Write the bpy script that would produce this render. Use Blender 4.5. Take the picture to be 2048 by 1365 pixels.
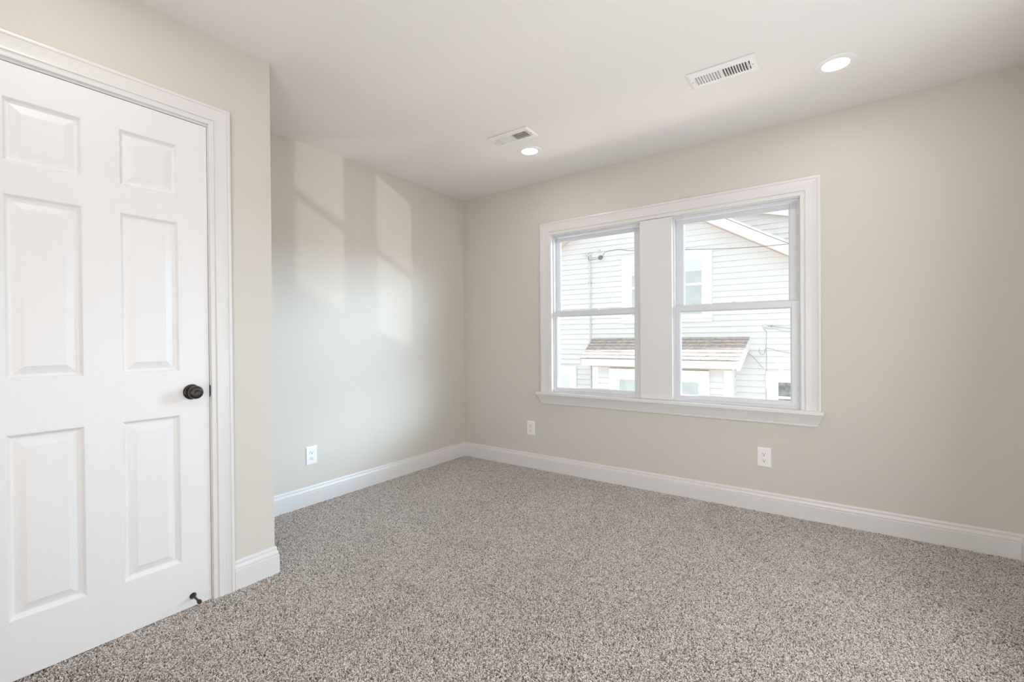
import bpy, bmesh, math, random
import numpy as np
from mathutils import Vector, Matrix

# ------------------------------------------------------------------ scene, camera, light
scene = bpy.context.scene
for o in list(bpy.data.objects):
    bpy.data.objects.remove(o)
COL = scene.collection
RAD = math.radians

# room: far-left wall is x = 0, window wall is y = 0, floor z = 0
H = 2.44            # ceiling
XR = 3.655          # right wall (outside the frame)
YB = -4.10          # back wall (behind the camera)
DX, DY = 0.711, -2.176   # closet wall plane and its outer corner

cam_d = bpy.data.cameras.new('camera')
cam = bpy.data.objects.new('camera', cam_d)
COL.objects.link(cam)
cam_d.sensor_width = 36.0
cam_d.sensor_fit = 'HORIZONTAL'
cam_d.lens = 915.45 / 2048 * 36.0
cam_d.clip_start = 0.02
_yaw, _pit, _rol = RAD(35.486), RAD(-0.336), RAD(-0.452)
_f = Vector((-math.sin(_yaw) * math.cos(_pit), math.cos(_yaw) * math.cos(_pit), math.sin(_pit)))
_r = Vector((math.cos(_yaw), math.sin(_yaw), 0.0))
_u = _r.cross(_f)
_r2 = _r * math.cos(_rol) + _u * math.sin(_rol)
_u2 = -_r * math.sin(_rol) + _u * math.cos(_rol)
_m = Matrix((_r2, _u2, -_f)).transposed().to_4x4()
_m.translation = Vector((2.9113, -3.2917, 1.1231))
cam.matrix_world = _m
scene.camera = cam

vs = scene.view_settings
vs.view_transform = 'Standard'
vs.look = 'None'
vs.gamma = 1.0
vs.exposure = 0.05
vs.use_curve_mapping = False
scene.display_settings.display_device = 'sRGB'
scene.cycles.use_denoising = True
scene.cycles.max_bounces = 10
scene.cycles.diffuse_bounces = 7
scene.cycles.sample_clamp_indirect = 6.0
scene.cycles.use_light_tree = False
scene.cycles.use_adaptive_sampling = False
scene.cycles.caustics_reflective = False
scene.cycles.caustics_refractive = False

world = bpy.data.worlds.new('sky')
scene.world = world
world.use_nodes = True
bg = world.node_tree.nodes['Background']
bg.inputs['Color'].default_value = (0.92, 0.965, 1.0, 1.0)
bg.inputs['Strength'].default_value = 1.42


def add_light(name, kind, energy, color, loc, direction=None, **kw):
    d = bpy.data.lights.new(name, kind)
    d.energy = energy
    d.color = color
    for k, v in kw.items():
        setattr(d, k, v)
    o = bpy.data.objects.new(name, d)
    COL.objects.link(o)
    o.location = loc
    if direction is not None:
        o.rotation_euler = Vector(direction).to_track_quat('-Z', 'Y').to_euler()
    return o


# sun high over the gap between the two houses
_A, _E = RAD(10.5), RAD(60)
add_light('sun', 'SUN', 7.0, (1.0, 0.95, 0.89), (8, 4, 9),
          (-math.cos(_E) * math.cos(_A), -math.cos(_E) * math.sin(_A), -math.sin(_E)), angle=RAD(0.5))
# sun thrown back up by a low glass door in the next yard: the faint window shapes on the far wall
_az, _el = RAD(33.3), RAD(-13.9)
_d = Vector((math.cos(_el) * math.cos(_az), math.cos(_el) * math.sin(_az), math.sin(_el)))
add_light('sun_reflection', 'AREA', 4.6, (1.0, 0.95, 0.88), Vector((1.85, 0.05, 1.32)) + _d * 9.5, -_d,
          shape='RECTANGLE', size=3.2, size_y=2.6, spread=RAD(1.0))
# soft fill lamps added behind and beside the camera, with no openings there
add_light('rear_fill', 'AREA', 33.0, (0.970, 0.970, 1.000), (2.85, YB + 0.05, 1.0), (0.05, 1, 0.04),
          shape='RECTANGLE', size=1.5, size_y=1.8)
add_light('side_fill', 'AREA', 33.0, (0.87, 0.935, 1.0), (XR - 0.03, -2.0, 1.25), (-1, -0.05, 0.10),
          shape='RECTANGLE', size=2.4, size_y=1.9)
# open bright sky along the gap between the houses, to the right of what the windows show
add_light('gap_sky', 'AREA', 830.0, (0.614, 0.806, 1.000), (8.8, 5.8, 3.5), (-6.9, -5.7, -2.2),
          shape='RECTANGLE', size=9.5, size_y=2.4, spread=RAD(80))
# sunlit yard below the windows throwing light up onto the ceiling
add_light('yard_bounce', 'AREA', 145.0, (1.0, 0.87, 0.73), (1.85, 3.4, -2.2), (0, -0.85, 1),
          shape='RECTANGLE', size=12.0, size_y=1.9, spread=RAD(110))
for _n in ('rear_fill', 'side_fill'):
    bpy.data.lights[_n].cycles.use_multiple_importance_sampling = False
for _x in (1.35, 2.345):
    _p = add_light('window_portal', 'AREA', 1.0, (1, 1, 1), (_x, 0.135, 1.32), (0, -1, 0),
                   shape='RECTANGLE', size=0.76, size_y=1.32)
    _p.data.cycles.is_portal = True
DOWNLIGHT_W = 1.9


# ------------------------------------------------------------------ materials
def mat(name, color, rough=0.5, metallic=0.0, spec=0.5, bump=None, vary=None, emit=None, grain=None):
    m = bpy.data.materials.new(name)
    m.use_nodes = True
    nt = m.node_tree
    b = nt.nodes['Principled BSDF']
    b.inputs['Base Color'].default_value = (*color, 1)
    b.inputs['Roughness'].default_value = rough
    b.inputs['Metallic'].default_value = metallic
    b.inputs['Specular IOR Level'].default_value = spec
    tc = nt.nodes.new('ShaderNodeTexCoord')
    if vary:                       # (scale, amount): gentle tone variation of the paint itself
        n = nt.nodes.new('ShaderNodeTexNoise')
        n.inputs['Scale'].default_value = vary[0]
        n.inputs['Detail'].default_value = 4
        nt.links.new(tc.outputs['Object'], n.inputs['Vector'])
        r = nt.nodes.new('ShaderNodeValToRGB')
        a = vary[1]
        r.color_ramp.elements[0].position = 0.3
        r.color_ramp.elements[1].position = 0.7
        r.color_ramp.elements[0].color = (*[c * (1 - a) for c in color], 1)
        r.color_ramp.elements[1].color = (*[min(1, c * (1 + a)) for c in color], 1)
        nt.links.new(n.outputs['Fac'], r.inputs['Fac'])
        nt.links.new(r.outputs['Color'], b.inputs['Base Color'])
    if bump:                       # (scale, strength[, stretch])
        n = nt.nodes.new('ShaderNodeTexNoise')
        n.inputs['Scale'].default_value = bump[0]
        n.inputs['Detail'].default_value = 3
        if len(bump) > 2:
            mp = nt.nodes.new('ShaderNodeMapping')
            mp.inputs['Scale'].default_value = bump[2]
            nt.links.new(tc.outputs['Object'], mp.inputs['Vector'])
            nt.links.new(mp.outputs['Vector'], n.inputs['Vector'])
        else:
            nt.links.new(tc.outputs['Object'], n.inputs['Vector'])
        bp = nt.nodes.new('ShaderNodeBump')
        bp.inputs['Strength'].default_value = bump[1]
        bp.inputs['Distance'].default_value = 0.002
        nt.links.new(n.outputs['Fac'], bp.inputs['Height'])
        nt.links.new(bp.outputs['Normal'], b.inputs['Normal'])
    if emit:
        b.inputs['Emission Color'].default_value = (*emit[0], 1)
        b.inputs['Emission Strength'].default_value = emit[1]
    return m


M = {}
M['wall'] = mat('greige_paint', (0.638, 0.604, 0.545), 0.75, spec=0.3, bump=(260, 0.05), vary=(1.3, 0.008))
M['ceiling'] = mat('ceiling_paint', (0.845, 0.812, 0.79), 0.9, spec=0.2, bump=(300, 0.04))
M['trim'] = mat('white_trim_paint', (0.735, 0.722, 0.708), 0.32, spec=0.5, vary=(3, 0.006))
M['door'] = mat('door_paint', (0.80, 0.79, 0.785), 0.36, bump=(60, 0.10, (1, 9, 0.7)))
M['vinyl'] = mat('window_vinyl', (0.70, 0.71, 0.73), 0.35)
M['plastic'] = mat('white_plastic', (0.86, 0.855, 0.85), 0.3)
M['dark'] = mat('dark_slot', (0.035, 0.03, 0.028), 0.6)
M['gap'] = mat('raw_wood_gap', (0.23, 0.15, 0.10), 0.8, vary=(20, 0.2))
M['bronze'] = mat('oil_rubbed_bronze', (0.045, 0.041, 0.038), 0.22, metallic=0.75, spec=0.7, vary=(40, 0.3))
M['rubber'] = mat('dark_rubber', (0.03, 0.028, 0.027), 0.6)
M['enamel'] = mat('white_enamel', (0.86, 0.85, 0.84), 0.35)
M['duct'] = mat('duct_metal', (0.30, 0.29, 0.28), 0.6, metallic=0.2, vary=(30, 0.1))
M['screw'] = mat('screw_metal', (0.5, 0.48, 0.46), 0.35, metallic=0.7)
M['lens'] = mat('lit_lens', (0.9, 0.9, 0.9), 0.5, emit=((1.0, 0.96, 0.91), 5.0))
M['siding'] = mat('white_vinyl_siding', (0.80, 0.795, 0.785), 0.5, bump=(40, 0.08, (0.3, 1, 6)), vary=(2, 0.02))
M['house_trim'] = mat('house_trim_paint', (0.86, 0.86, 0.85), 0.45, vary=(4, 0.015))
M['soffit'] = mat('soffit_wood', (0.72, 0.60, 0.50), 0.6, vary=(8, 0.06))
M['house_glass'] = mat('house_window_glass', (0.56, 0.60, 0.60), 0.25, spec=0.4, vary=(3, 0.12))
M['house_glass_dark'] = mat('house_dark_glass', (0.26, 0.265, 0.265), 0.25, spec=0.4, vary=(9, 0.6))
M['blind'] = mat('window_blind', (0.74, 0.76, 0.76), 0.6, vary=(3, 0.05))
M['cable'] = mat('black_cable', (0.20, 0.20, 0.205), 0.5)
M['wire'] = mat('grey_wire', (0.36, 0.36, 0.37), 0.5)
M['conduit'] = mat('grey_conduit', (0.66, 0.66, 0.66), 0.5, vary=(12, 0.12))
M['ground'] = mat('concrete_yard', (0.44, 0.43, 0.41), 0.9, bump=(30, 0.3), vary=(2, 0.12))
M['roofing'] = mat('dark_roofing', (0.22, 0.20, 0.19), 0.9, bump=(80, 0.4), vary=(30, 0.25))


M['lens'].cycles.emission_sampling = 'NONE'   # its light is cast by the lamp in the fitting


def shingle_material():
    m = bpy.data.materials.new('asphalt_shingle')
    m.use_nodes = True
    nt = m.node_tree
    b = nt.nodes['Principled BSDF']
    b.inputs['Roughness'].default_value = 0.9
    tc = nt.nodes.new('ShaderNodeTexCoord')
    br = nt.nodes.new('ShaderNodeTexBrick')
    br.inputs['Scale'].default_value = 1.0
    br.inputs['Brick Width'].default_value = 0.20
    br.inputs['Row Height'].default_value = 0.118
    br.inputs['Mortar Size'].default_value = 0.004
    br.inputs['Color1'].default_value = (0.56, 0.49, 0.45, 1)
    br.inputs['Color2'].default_value = (0.46, 0.425, 0.41, 1)
    br.inputs['Mortar'].default_value = (0.34, 0.29, 0.26, 1)
    br.offset = 0.37
    nt.links.new(tc.outputs['UV'], br.inputs['Vector'])
    n = nt.nodes.new('ShaderNodeTexNoise')
    n.inputs['Scale'].default_value = 14
    nt.links.new(tc.outputs['UV'], n.inputs['Vector'])
    mx = nt.nodes.new('ShaderNodeMixRGB')
    mx.blend_type = 'OVERLAY'
    mx.inputs['Fac'].default_value = 0.45
    nt.links.new(br.outputs['Color'], mx.inputs['Color1'])
    nt.links.new(n.outputs['Fac'], mx.inputs['Color2'])
    nt.links.new(mx.outputs['Color'], b.inputs['Base Color'])
    return m


def glass_material():
    m = bpy.data.materials.new('clear_pane')
    m.use_nodes = True
    nt = m.node_tree
    nt.nodes.remove(nt.nodes['Principled BSDF'])
    out = nt.nodes['Material Output']
    t = nt.nodes.new('ShaderNodeBsdfTransparent')
    t.inputs['Color'].default_value = (0.97, 0.98, 0.98, 1)
    g = nt.nodes.new('ShaderNodeBsdfGlossy')
    g.inputs['Roughness'].default_value = 0.02
    lw = nt.nodes.new('ShaderNodeLayerWeight')
    lw.inputs['Blend'].default_value = 0.5
    pw = nt.nodes.new('ShaderNodeMath')
    pw.operation = 'POWER'
    pw.inputs[1].default_value = 5.0
    ma = nt.nodes.new('ShaderNodeMath')
    ma.operation = 'MULTIPLY_ADD'
    ma.inputs[1].default_value = 0.6
    ma.inputs[2].default_value = 0.025
    mx = nt.nodes.new('ShaderNodeMixShader')
    nt.links.new(lw.outputs['Facing'], pw.inputs[0])
    nt.links.new(pw.outputs[0], ma.inputs[0])
    nt.links.new(ma.outputs[0], mx.inputs['Fac'])
    nt.links.new(t.outputs['BSDF'], mx.inputs[1])
    nt.links.new(g.outputs['BSDF'], mx.inputs[2])
    nt.links.new(mx.outputs['Shader'], out.inputs['Surface'])
    return m


def carpet_base_material():
    m = bpy.data.materials.new('carpet_backing')
    m.use_nodes = True
    nt = m.node_tree
    b = nt.nodes['Principled BSDF']
    b.inputs['Roughness'].default_value = 1.0
    b.inputs['Specular IOR Level'].default_value = 0.0
    tc = nt.nodes.new('ShaderNodeTexCoord')
    n = nt.nodes.new('ShaderNodeTexNoise')
    n.inputs['Scale'].default_value = 170
    n.inputs['Detail'].default_value = 2
    n.inputs['Distortion'].default_value = 1.5
    nt.links.new(tc.outputs['Object'], n.inputs['Vector'])
    r = nt.nodes.new('ShaderNodeValToRGB')
    r.color_ramp.elements[0].position = 0.35
    r.color_ramp.elements[0].color = (0.24, 0.21, 0.19, 1)
    r.color_ramp.elements[1].position = 0.62
    r.color_ramp.elements[1].color = (0.50, 0.46, 0.43, 1)
    nt.links.new(n.outputs['Fac'], r.inputs['Fac'])
    nt.links.new(r.outputs['Color'], b.inputs['Base Color'])
    return m


def carpet_fibre_material():
    m = bpy.data.materials.new('carpet_fibre')
    m.use_nodes = True
    nt = m.node_tree
    nt.nodes.remove(nt.nodes['Principled BSDF'])
    d = nt.nodes.new('ShaderNodeBsdfDiffuse')
    hi = nt.nodes.new('ShaderNodeHairInfo')
    r = nt.nodes.new('ShaderNodeValToRGB')
    e = r.color_ramp.elements
    e[0].position = 0.0
    e[0].color = (0.19, 0.165, 0.147, 1)
    e[1].position = 1.0
    e[1].color = (0.84, 0.79, 0.755, 1)
    x = e.new(0.22)
    x.color = (0.46, 0.415, 0.385, 1)
    x = e.new(0.6)
    x.color = (0.66, 0.61, 0.575, 1)
    nt.links.new(hi.outputs['Random'], r.inputs['Fac'])
    nt.links.new(r.outputs['Color'], d.inputs['Color'])
    nt.links.new(d.outputs['BSDF'], nt.nodes['Material Output'].inputs['Surface'])
    return m


M['shingle'] = shingle_material()
M['glass'] = glass_material()
M['carpet'] = carpet_base_material()
M['fibre'] = carpet_fibre_material()


# ------------------------------------------------------------------ mesh helpers
class MB:
    """Collects shapes and links them as one mesh object."""

    def __init__(self):
        self.v, self.f, self.uv = [], [], {}

    def add(self, vs, fs):
        k = len(self.v)
        self.v += [tuple(p) for p in vs]
        self.f += [tuple(i + k for i in f) for f in fs]

    def box(self, x0, x1, y0, y1, z0, z1, bevel=0.0, seg=1):
        if x0 > x1: x0, x1 = x1, x0
        if y0 > y1: y0, y1 = y1, y0
        if z0 > z1: z0, z1 = z1, z0
        vs = [(x, y, z) for x in (x0, x1) for y in (y0, y1) for z in (z0, z1)]
        fs = [(0, 1, 3, 2), (4, 6, 7, 5), (0, 4, 5, 1), (2, 3, 7, 6), (0, 2, 6, 4), (1, 5, 7, 3)]
        if bevel <= 0:
            self.add(vs, fs)
            return
        bm = bmesh.new()
        bv = [bm.verts.new(p) for p in vs]
        for f in fs:
            bm.faces.new([bv[i] for i in f])
        bmesh.ops.recalc_face_normals(bm, faces=bm.faces)
        bmesh.ops.bevel(bm, geom=list(bm.edges), offset=bevel, segments=seg, profile=0.5, affect='EDGES')
        bm.verts.index_update()
        self.add([v.co for v in bm.verts], [[v.index for v in f.verts] for f in bm.faces])
        bm.free()

    def sweep(self, path, prof, to3d, segs=None, closed=False, cap=True):
        """Sweep profile (u to the left of travel, v up) along a 2-D path with mitred corners."""
        n = len(path)
        P = [Vector(p) for p in path]
        offs = []
        for i in range(n):
            a = (P[i] - P[i - 1]).normalized() if (i > 0 or closed) else None
            b = (P[(i + 1) % n] - P[i]).normalized() if (i < n - 1 or closed) else None
            na = Vector((-a.y, a.x)) if a is not None else None
            nb = Vector((-b.y, b.x)) if b is not None else None
            if na is None: o = nb
            elif nb is None: o = na
            else:
                s = na + nb
                o = s / max(1e-6, s.dot(na))
            offs.append(o)
        m = len(prof)
        nseg = n if closed else n - 1
        for i in range(nseg):
            if segs is not None and i not in segs:
                continue
            j = (i + 1) % n
            vs = [to3d(P[i] + offs[i] * u, v) for u, v in prof] + [to3d(P[j] + offs[j] * u, v) for u, v in prof]
            fs = [(k, (k + 1) % m, m + (k + 1) % m, m + k) for k in range(m)]
            if cap:
                fs += [tuple(range(m))[::-1], tuple(range(m, 2 * m))]
            self.add(vs, fs)

    def lathe(self, prof, origin, axis, seg=40, ends=True):
        """prof: (r, h) pairs along axis."""
        ax = Vector(axis).normalized()
        t = Vector((0, 0, 1)) if abs(ax.z) < 0.9 else Vector((1, 0, 0))
        e1 = ax.cross(t).normalized()
        e2 = ax.cross(e1)
        o = Vector(origin)
        vs, fs = [], []
        for r, h in prof:
            for k in range(seg):
                a = 2 * math.pi * k / seg
                vs.append(o + ax * h + (e1 * math.cos(a) + e2 * math.sin(a)) * r)
        for i in range(len(prof) - 1):
            for k in range(seg):
                k2 = (k + 1) % seg
                fs.append((i * seg + k, i * seg + k2, (i + 1) * seg + k2, (i + 1) * seg + k))
        if ends:
            fs.append(tuple(range(seg))[::-1])
            fs.append(tuple((len(prof) - 1) * seg + k for k in range(seg)))
        self.add(vs, fs)

    def tube(self, pts, r, seg=8):
        P = [Vector(p) for p in pts]
        vs, fs = [], []
        for i, p in enumerate(P):
            a = P[max(i - 1, 0)]
            b = P[min(i + 1, len(P) - 1)]
            ax = (b - a).normalized()
            t = Vector((0, 0, 1)) if abs(ax.z) < 0.9 else Vector((1, 0, 0))
            e1 = ax.cross(t).normalized()
            e2 = ax.cross(e1)
            for k in range(seg):
                an = 2 * math.pi * k / seg
                vs.append(p + (e1 * math.cos(an) + e2 * math.sin(an)) * r)
        for i in range(len(P) - 1):
            for k in range(seg):
                k2 = (k + 1) % seg
                fs.append((i * seg + k, i * seg + k2, (i + 1) * seg + k2, (i + 1) * seg + k))
        fs.append(tuple(range(seg))[::-1])
        fs.append(tuple((len(P) - 1) * seg + k for k in range(seg)))
        self.add(vs, fs)

    def build(self, name, material, parent=None, smooth=None):
        me = bpy.data.meshes.new(name)
        me.from_pydata(self.v, [], self.f)
        bm = bmesh.new()
        bm.from_mesh(me)
        bmesh.ops.remove_doubles(bm, verts=bm.verts, dist=1e-6)
        bmesh.ops.recalc_face_normals(bm, faces=bm.faces)
        bm.to_mesh(me)
        bm.free()
        me.materials.append(material)
        if smooth is not None:
            me.polygons.foreach_set('use_smooth', [True] * len(me.polygons))
            try:
                me.set_sharp_from_angle(angle=RAD(smooth))
            except Exception:
                pass
        o = bpy.data.objects.new(name, me)
        COL.objects.link(o)
        if parent is not None:
            o.parent = parent
        return o


def smooth_pts(ctrl, n=8):
    P = [Vector(p) for p in ctrl]
    out = []
    for i in range(len(P) - 1):
        p0, p1, p2, p3 = P[max(i - 1, 0)], P[i], P[i + 1], P[min(i + 2, len(P) - 1)]
        for k in range(n):
            t = k / n
            out.append(0.5 * ((2 * p1) + (p2 - p0) * t + (2 * p0 - 5 * p1 + 4 * p2 - p3) * t * t
                              + (3 * p1 - p0 - 3 * p2 + p3) * t * t * t))
    out.append(P[-1])
    return out


def structure(o):
    o['kind'] = 'structure'
    return o


def tag(o, label, cat, group=None, kind=None):
    o['label'] = label
    o['category'] = cat
    if group: o['group'] = group
    if kind: o['kind'] = kind
    return o


def empty(name, loc=(0, 0, 0), rot=(0, 0, 0)):
    o = bpy.data.objects.new(name, None)
    COL.objects.link(o)
    o.empty_display_size = 0.1
    o.location = loc
    o.rotation_euler = rot
    return o


def copy_tree(o, parent=None):
    c = o.copy()
    COL.objects.link(c)
    if parent is not None:
        c.parent = parent
    for ch in list(o.children):
        copy_tree(ch, c)
    return c


# ------------------------------------------------------------------ room shell
WT = 0.15                                   # wall thickness
OX0, OX1, OZ0, OZ1 = 0.952, 2.748, 0.655, 1.985   # rough window opening
MX0, MX1 = 1.727, 1.958                      # post between the two windows

b = MB(); b.box(-WT, XR + WT, YB - WT, WT, -0.12, 0.0)
structure(b.build('floor', M['carpet']))
b = MB(); b.box(-WT, XR + WT, YB - WT, WT, H, H + 0.15)
structure(b.build('ceiling', M['ceiling']))
b = MB()
b.box(-WT, OX0, 0, WT, 0, H); b.box(OX1, XR + WT, 0, WT, 0, H)
b.box(OX0, OX1, 0, WT, 0, OZ0); b.box(OX0, OX1, 0, WT, OZ1, H)
structure(b.build('wall_back', M['wall']))
b = MB(); b.box(-WT, 0, YB - WT, 0, 0, H)
structure(b.build('wall_left', M['wall']))
b = MB(); b.box(XR, XR + WT, YB - WT, 0, 0, H)
structure(b.build('wall_right', M['wall']))
b = MB(); b.box(0, XR, YB - WT, YB, 0, H)
structure(b.build('wall_front', M['wall']))

# closet wall with the door opening
JY1 = -2.4457        # jamb face on the knob side
JY0 = -3.1630        # jamb face on the hinge side
DZ = 2.0400          # door head
b = MB()
b.box(DX - 0.11, DX, JY1 + 0.018, DY, 0, H)
b.box(DX - 0.11, DX, YB, JY0 - 0.018, 0, H)
b.box(DX - 0.11, DX, JY0 - 0.018, JY1 + 0.018, DZ + 0.018, H)
b.box(0, DX - 0.11, DY - 0.11, DY, 0, H)
structure(b.build('wall_closet', M['wall']))

# baseboards ------------------------------------------------------------------
BB = [(0, 0), (0.0155, 0), (0.0155, 0.0945), (0.0150, 0.0965), (0.0132, 0.0978), (0.0098, 0.0986), (0.0098, 0.0998), (0.0128, 0.1012),
      (0.0126, 0.106), (0.0108, 0.1125), (0.0085, 0.1180), (0.0055, 0.1195), (0.0050, 0.1206), (0.0076, 0.1222), (0.0074, 0.129),
      (0.0055, 0.1350), (0.0020, 0.137), (0, 0.137)]
flat = lambda p, v: (p.x, p.y, v)
# walk with the room on the left hand
loop = [(DX, -2.3585), (DX, DY), (0, DY), (0, 0), (XR, 0), (XR, YB), (DX, YB), (DX, -3.2455)]
# the room lies to the right of this walk, so run it backwards
rev = loop[::-1]
def baseboard(name, segs):
    b = MB(); b.sweep(rev, BB, flat, segs=segs)
    return structure(b.build(name, M['trim']))
baseboard('baseboard_closet', [5, 6])
baseboard('baseboard_left', [4])
baseboard('baseboard_back', [3])
baseboard('baseboard_right', [2])
baseboard('baseboard_front', [0, 1])

# door casing -----------------------------------------------------------------
CAS = [(0, 0), (0, 0.0085), (0.0015, 0.0100), (0.004, 0.0108), (0.014, 0.0108), (0.0175, 0.0125), (0.0195, 0.0095),
       (0.0215, 0.0135), (0.030, 0.0130), (0.045, 0.0135), (0.058, 0.0155), (0.0665, 0.0178), (0.0685, 0.0150),
       (0.0705, 0.0178), (0.0750, 0.0188), (0.0800, 0.0180), (0.0825, 0.0165), (0.0825, 0)]
# in the closet wall plane use (y, z); outward from the opening must be the left of travel
cas_path = [(-3.163 + 0.0, 0.0), (-3.163, 2.0490), (-2.4425, 2.0490), (-2.4425, 0.0)]
b = MB()
b.sweep(cas_path, CAS, lambda p, v: (DX + v, p.x, p.y))
casing = structure(b.build('trim_1', M['trim']))
# jamb lining of the door opening
b = MB()
b.box(DX - 0.11, DX, JY1, JY1 + 0.018, 0, DZ + 0.018)
b.box(DX - 0.11, DX, JY0 - 0.018, JY0, 0, DZ + 0.018)
b.box(DX - 0.11, DX, JY0, JY1, DZ, DZ + 0.018)
b.build('door_jamb', M['trim'], casing)
b = MB()
b.box(DX - 0.050, DX - 0.037, JY1 - 0.011, JY1, 0, DZ)
b.box(DX - 0.050, DX - 0.037, JY0, JY0 + 0.011, 0, DZ)
b.box(DX - 0.050, DX - 0.037, JY0, JY1, DZ - 0.011, DZ)
b.build('stop_strip', M['gap'], casing)
b = MB()
n = 14
lip = [(JY1 - 0.0015, 0.880)] + [(JY1 - 0.0015 + 0.0085 * math.sin(math.pi * k / n), 0.880 + 0.057 * k / n) for k in range(1, n)] + [(JY1 - 0.0015, 0.937)]
b.add([(DX - 0.004, y, z) for y, z in lip] + [(DX + 0.0016, y, z) for y, z in lip],
      [tuple(range(len(lip)))[::-1], tuple(range(len(lip), 2 * len(lip)))] +
      [(k, (k + 1) % len(lip), len(lip) + (k + 1) % len(lip), len(lip) + k) for k in range(len(lip))])
sp = b.build('strike_plate', M['bronze'], casing)
sp['label'] = 'dark bronze strike plate'

# ------------------------------------------------------------------ the six-panel door
door = structure(empty('door_1', (DX, -2.80, 0)))


def door_slab():
    b = MB()
    y0, y1, z0, z1 = -3.1595, -2.4477, 0.012, 2.0370
    ys = [y0, -3.0385, -2.8465, -2.7410, -2.5540, y1]
    zs = [z0, 0.209, 0.8185, 0.9985, 1.6095, 1.7140, 1.9255, z1]
    F = DX - 0.0015
    B = F - 0.035
    panels = {(1, 1), (3, 1), (1, 3), (3, 3), (1, 5), (3, 5)}
    for i in range(5):
        for j in range(7):
            a, c, d, e = ys[i], ys[i + 1], zs[j], zs[j + 1]
            if (i, j) not in panels:
                b.add([(F, a, d), (F, c, d), (F, c, e), (F, a, e)], [(0, 1, 2, 3)])
                continue
            prof = [(0, 0), (0.0020, -0.0008), (0.0050, -0.0050), (0.0090, -0.0105), (0.0125, -0.0128),
                    (0.0160, -0.0132), (0.0180, -0.0126), (0.0430, -0.0036), (0.0445, -0.0032)]
            loops = []
            for u, h in prof:
                loops.append([(F + h, a + u, d + u), (F + h, c - u, d + u), (F + h, c - u, e - u), (F + h, a + u, e - u)])
            for L0, L1 in zip(loops, loops[1:]):
                b.add(L0 + L1, [(k, (k + 1) % 4, 4 + (k + 1) % 4, 4 + k) for k in range(4)])
            b.add(loops[-1], [(0, 1, 2, 3)])
    # edges and back
    for i in range(5):
        b.add([(F, ys[i], z0), (F, ys[i + 1], z0), (B, ys[i + 1], z0), (B, ys[i], z0)], [(0, 1, 2, 3)])
        b.add([(F, ys[i], z1), (F, ys[i + 1], z1), (B, ys[i + 1], z1), (B, ys[i], z1)], [(0, 1, 2, 3)])
    for j in range(7):
        b.add([(F, y0, zs[j]), (F, y0, zs[j + 1]), (B, y0, zs[j + 1]), (B, y0, zs[j])], [(0, 1, 2, 3)])
        b.add([(F, y1, zs[j]), (F, y1, zs[j + 1]), (B, y1, zs[j + 1]), (B, y1, zs[j])], [(0, 1, 2, 3)])
    b.add([(B, y0, z0), (B, y1, z0), (B, y1, z1), (B, y0, z1)], [(0, 1, 2, 3)])
    return b


def local(o, parent):
    """Keep world coordinates of freshly built geometry under a moved parent."""
    o.parent = parent
    o.matrix_parent_inverse = Matrix.LocRotScale(parent.location, parent.rotation_euler, None).inverted()
    return o


local(door_slab().build('door_panel', M['door']), door)
b = MB()
KY, KZ = -2.513, 0.910
b.lathe([(0.0315, 0.0), (0.0318, 0.002), (0.0312, 0.0045), (0.0285, 0.0068), (0.022, 0.0082), (0.0150, 0.0095),
         (0.0120, 0.0115), (0.0112, 0.016), (0.0112, 0.022)], (DX - 0.0015, KY, KZ), (1, 0, 0), 48)
rose = local(b.build('knob_rose', M['bronze'], smooth=40), door)
b = MB()
b.lathe([(0.0112, 0.020), (0.0125, 0.0225), (0.0185, 0.0255), (0.0240, 0.0300), (0.0268, 0.0360), (0.0275, 0.0410),
         (0.0268, 0.0465), (0.0243, 0.0515), (0.0205, 0.0548), (0.0165, 0.0565), (0.0150, 0.0560), (0.0135, 0.0566),
         (0.0100, 0.0572), (0.0085, 0.0560), (0.0070, 0.0560), (0.0050, 0.0556), (0.0030, 0.0552), (0.0010, 0.0552)],
        (DX - 0.0015, KY, KZ), (1, 0, 0), 48)
kn = local(b.build('door_knob', M['bronze'], smooth=50), door)
kn['label'] = 'dark bronze round door knob'
b = MB()
sy, sz = -2.517, 0.056
b.lathe([(0.0130, 0.0), (0.0130, 0.0022), (0.0105, 0.0060), (0.0068, 0.0120), (0.0048, 0.0180), (0.0042, 0.0240),
         (0.0042, 0.0620)], (DX - 0.0015, sy, sz), (1, -0.02, -0.03), 28)
stp = local(b.build('door_stop', M['bronze'], smooth=40), door)
stp['label'] = 'dark bronze door stop peg'
b = MB()
b.lathe([(0.0045, 0.0600), (0.0075, 0.0610), (0.0082, 0.0660), (0.0078, 0.0730), (0.0060, 0.0755), (0.002, 0.0760)],
        (DX - 0.0015, sy, sz), (1, -0.02, -0.03), 28)
tip = local(b.build('rubber_tip', M['rubber'], smooth=40), door)
tip.parent = stp
tip.matrix_parent_inverse = (Matrix.LocRotScale(door.location, door.rotation_euler, None)
                             @ stp.matrix_parent_inverse).inverted() if False else Matrix.Identity(4)

# ------------------------------------------------------------------ window casing, post, stool, apron
WX0, WX1, WZ0, WZ1 = 0.975, 2.7235, 0.672, 1.9690      # finished opening
WC = [(u * 0.105 / 0.0825, v * 1.08) for u, v in CAS]
b = MB()
b.sweep([(WX0, WZ0), (WX0, WZ1 + 0.007), (WX1, WZ1 + 0.007), (WX1, WZ0)], WC, lambda p, v: (p.x, -v, p.y))
structure(b.build('trim_2', M['trim']))
b = MB()
b.box(MX0, MX1, -0.006, 0.125, WZ0, WZ1 + 0.005, 0.0015)
structure(b.build('trim_3', M['trim']))
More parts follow.
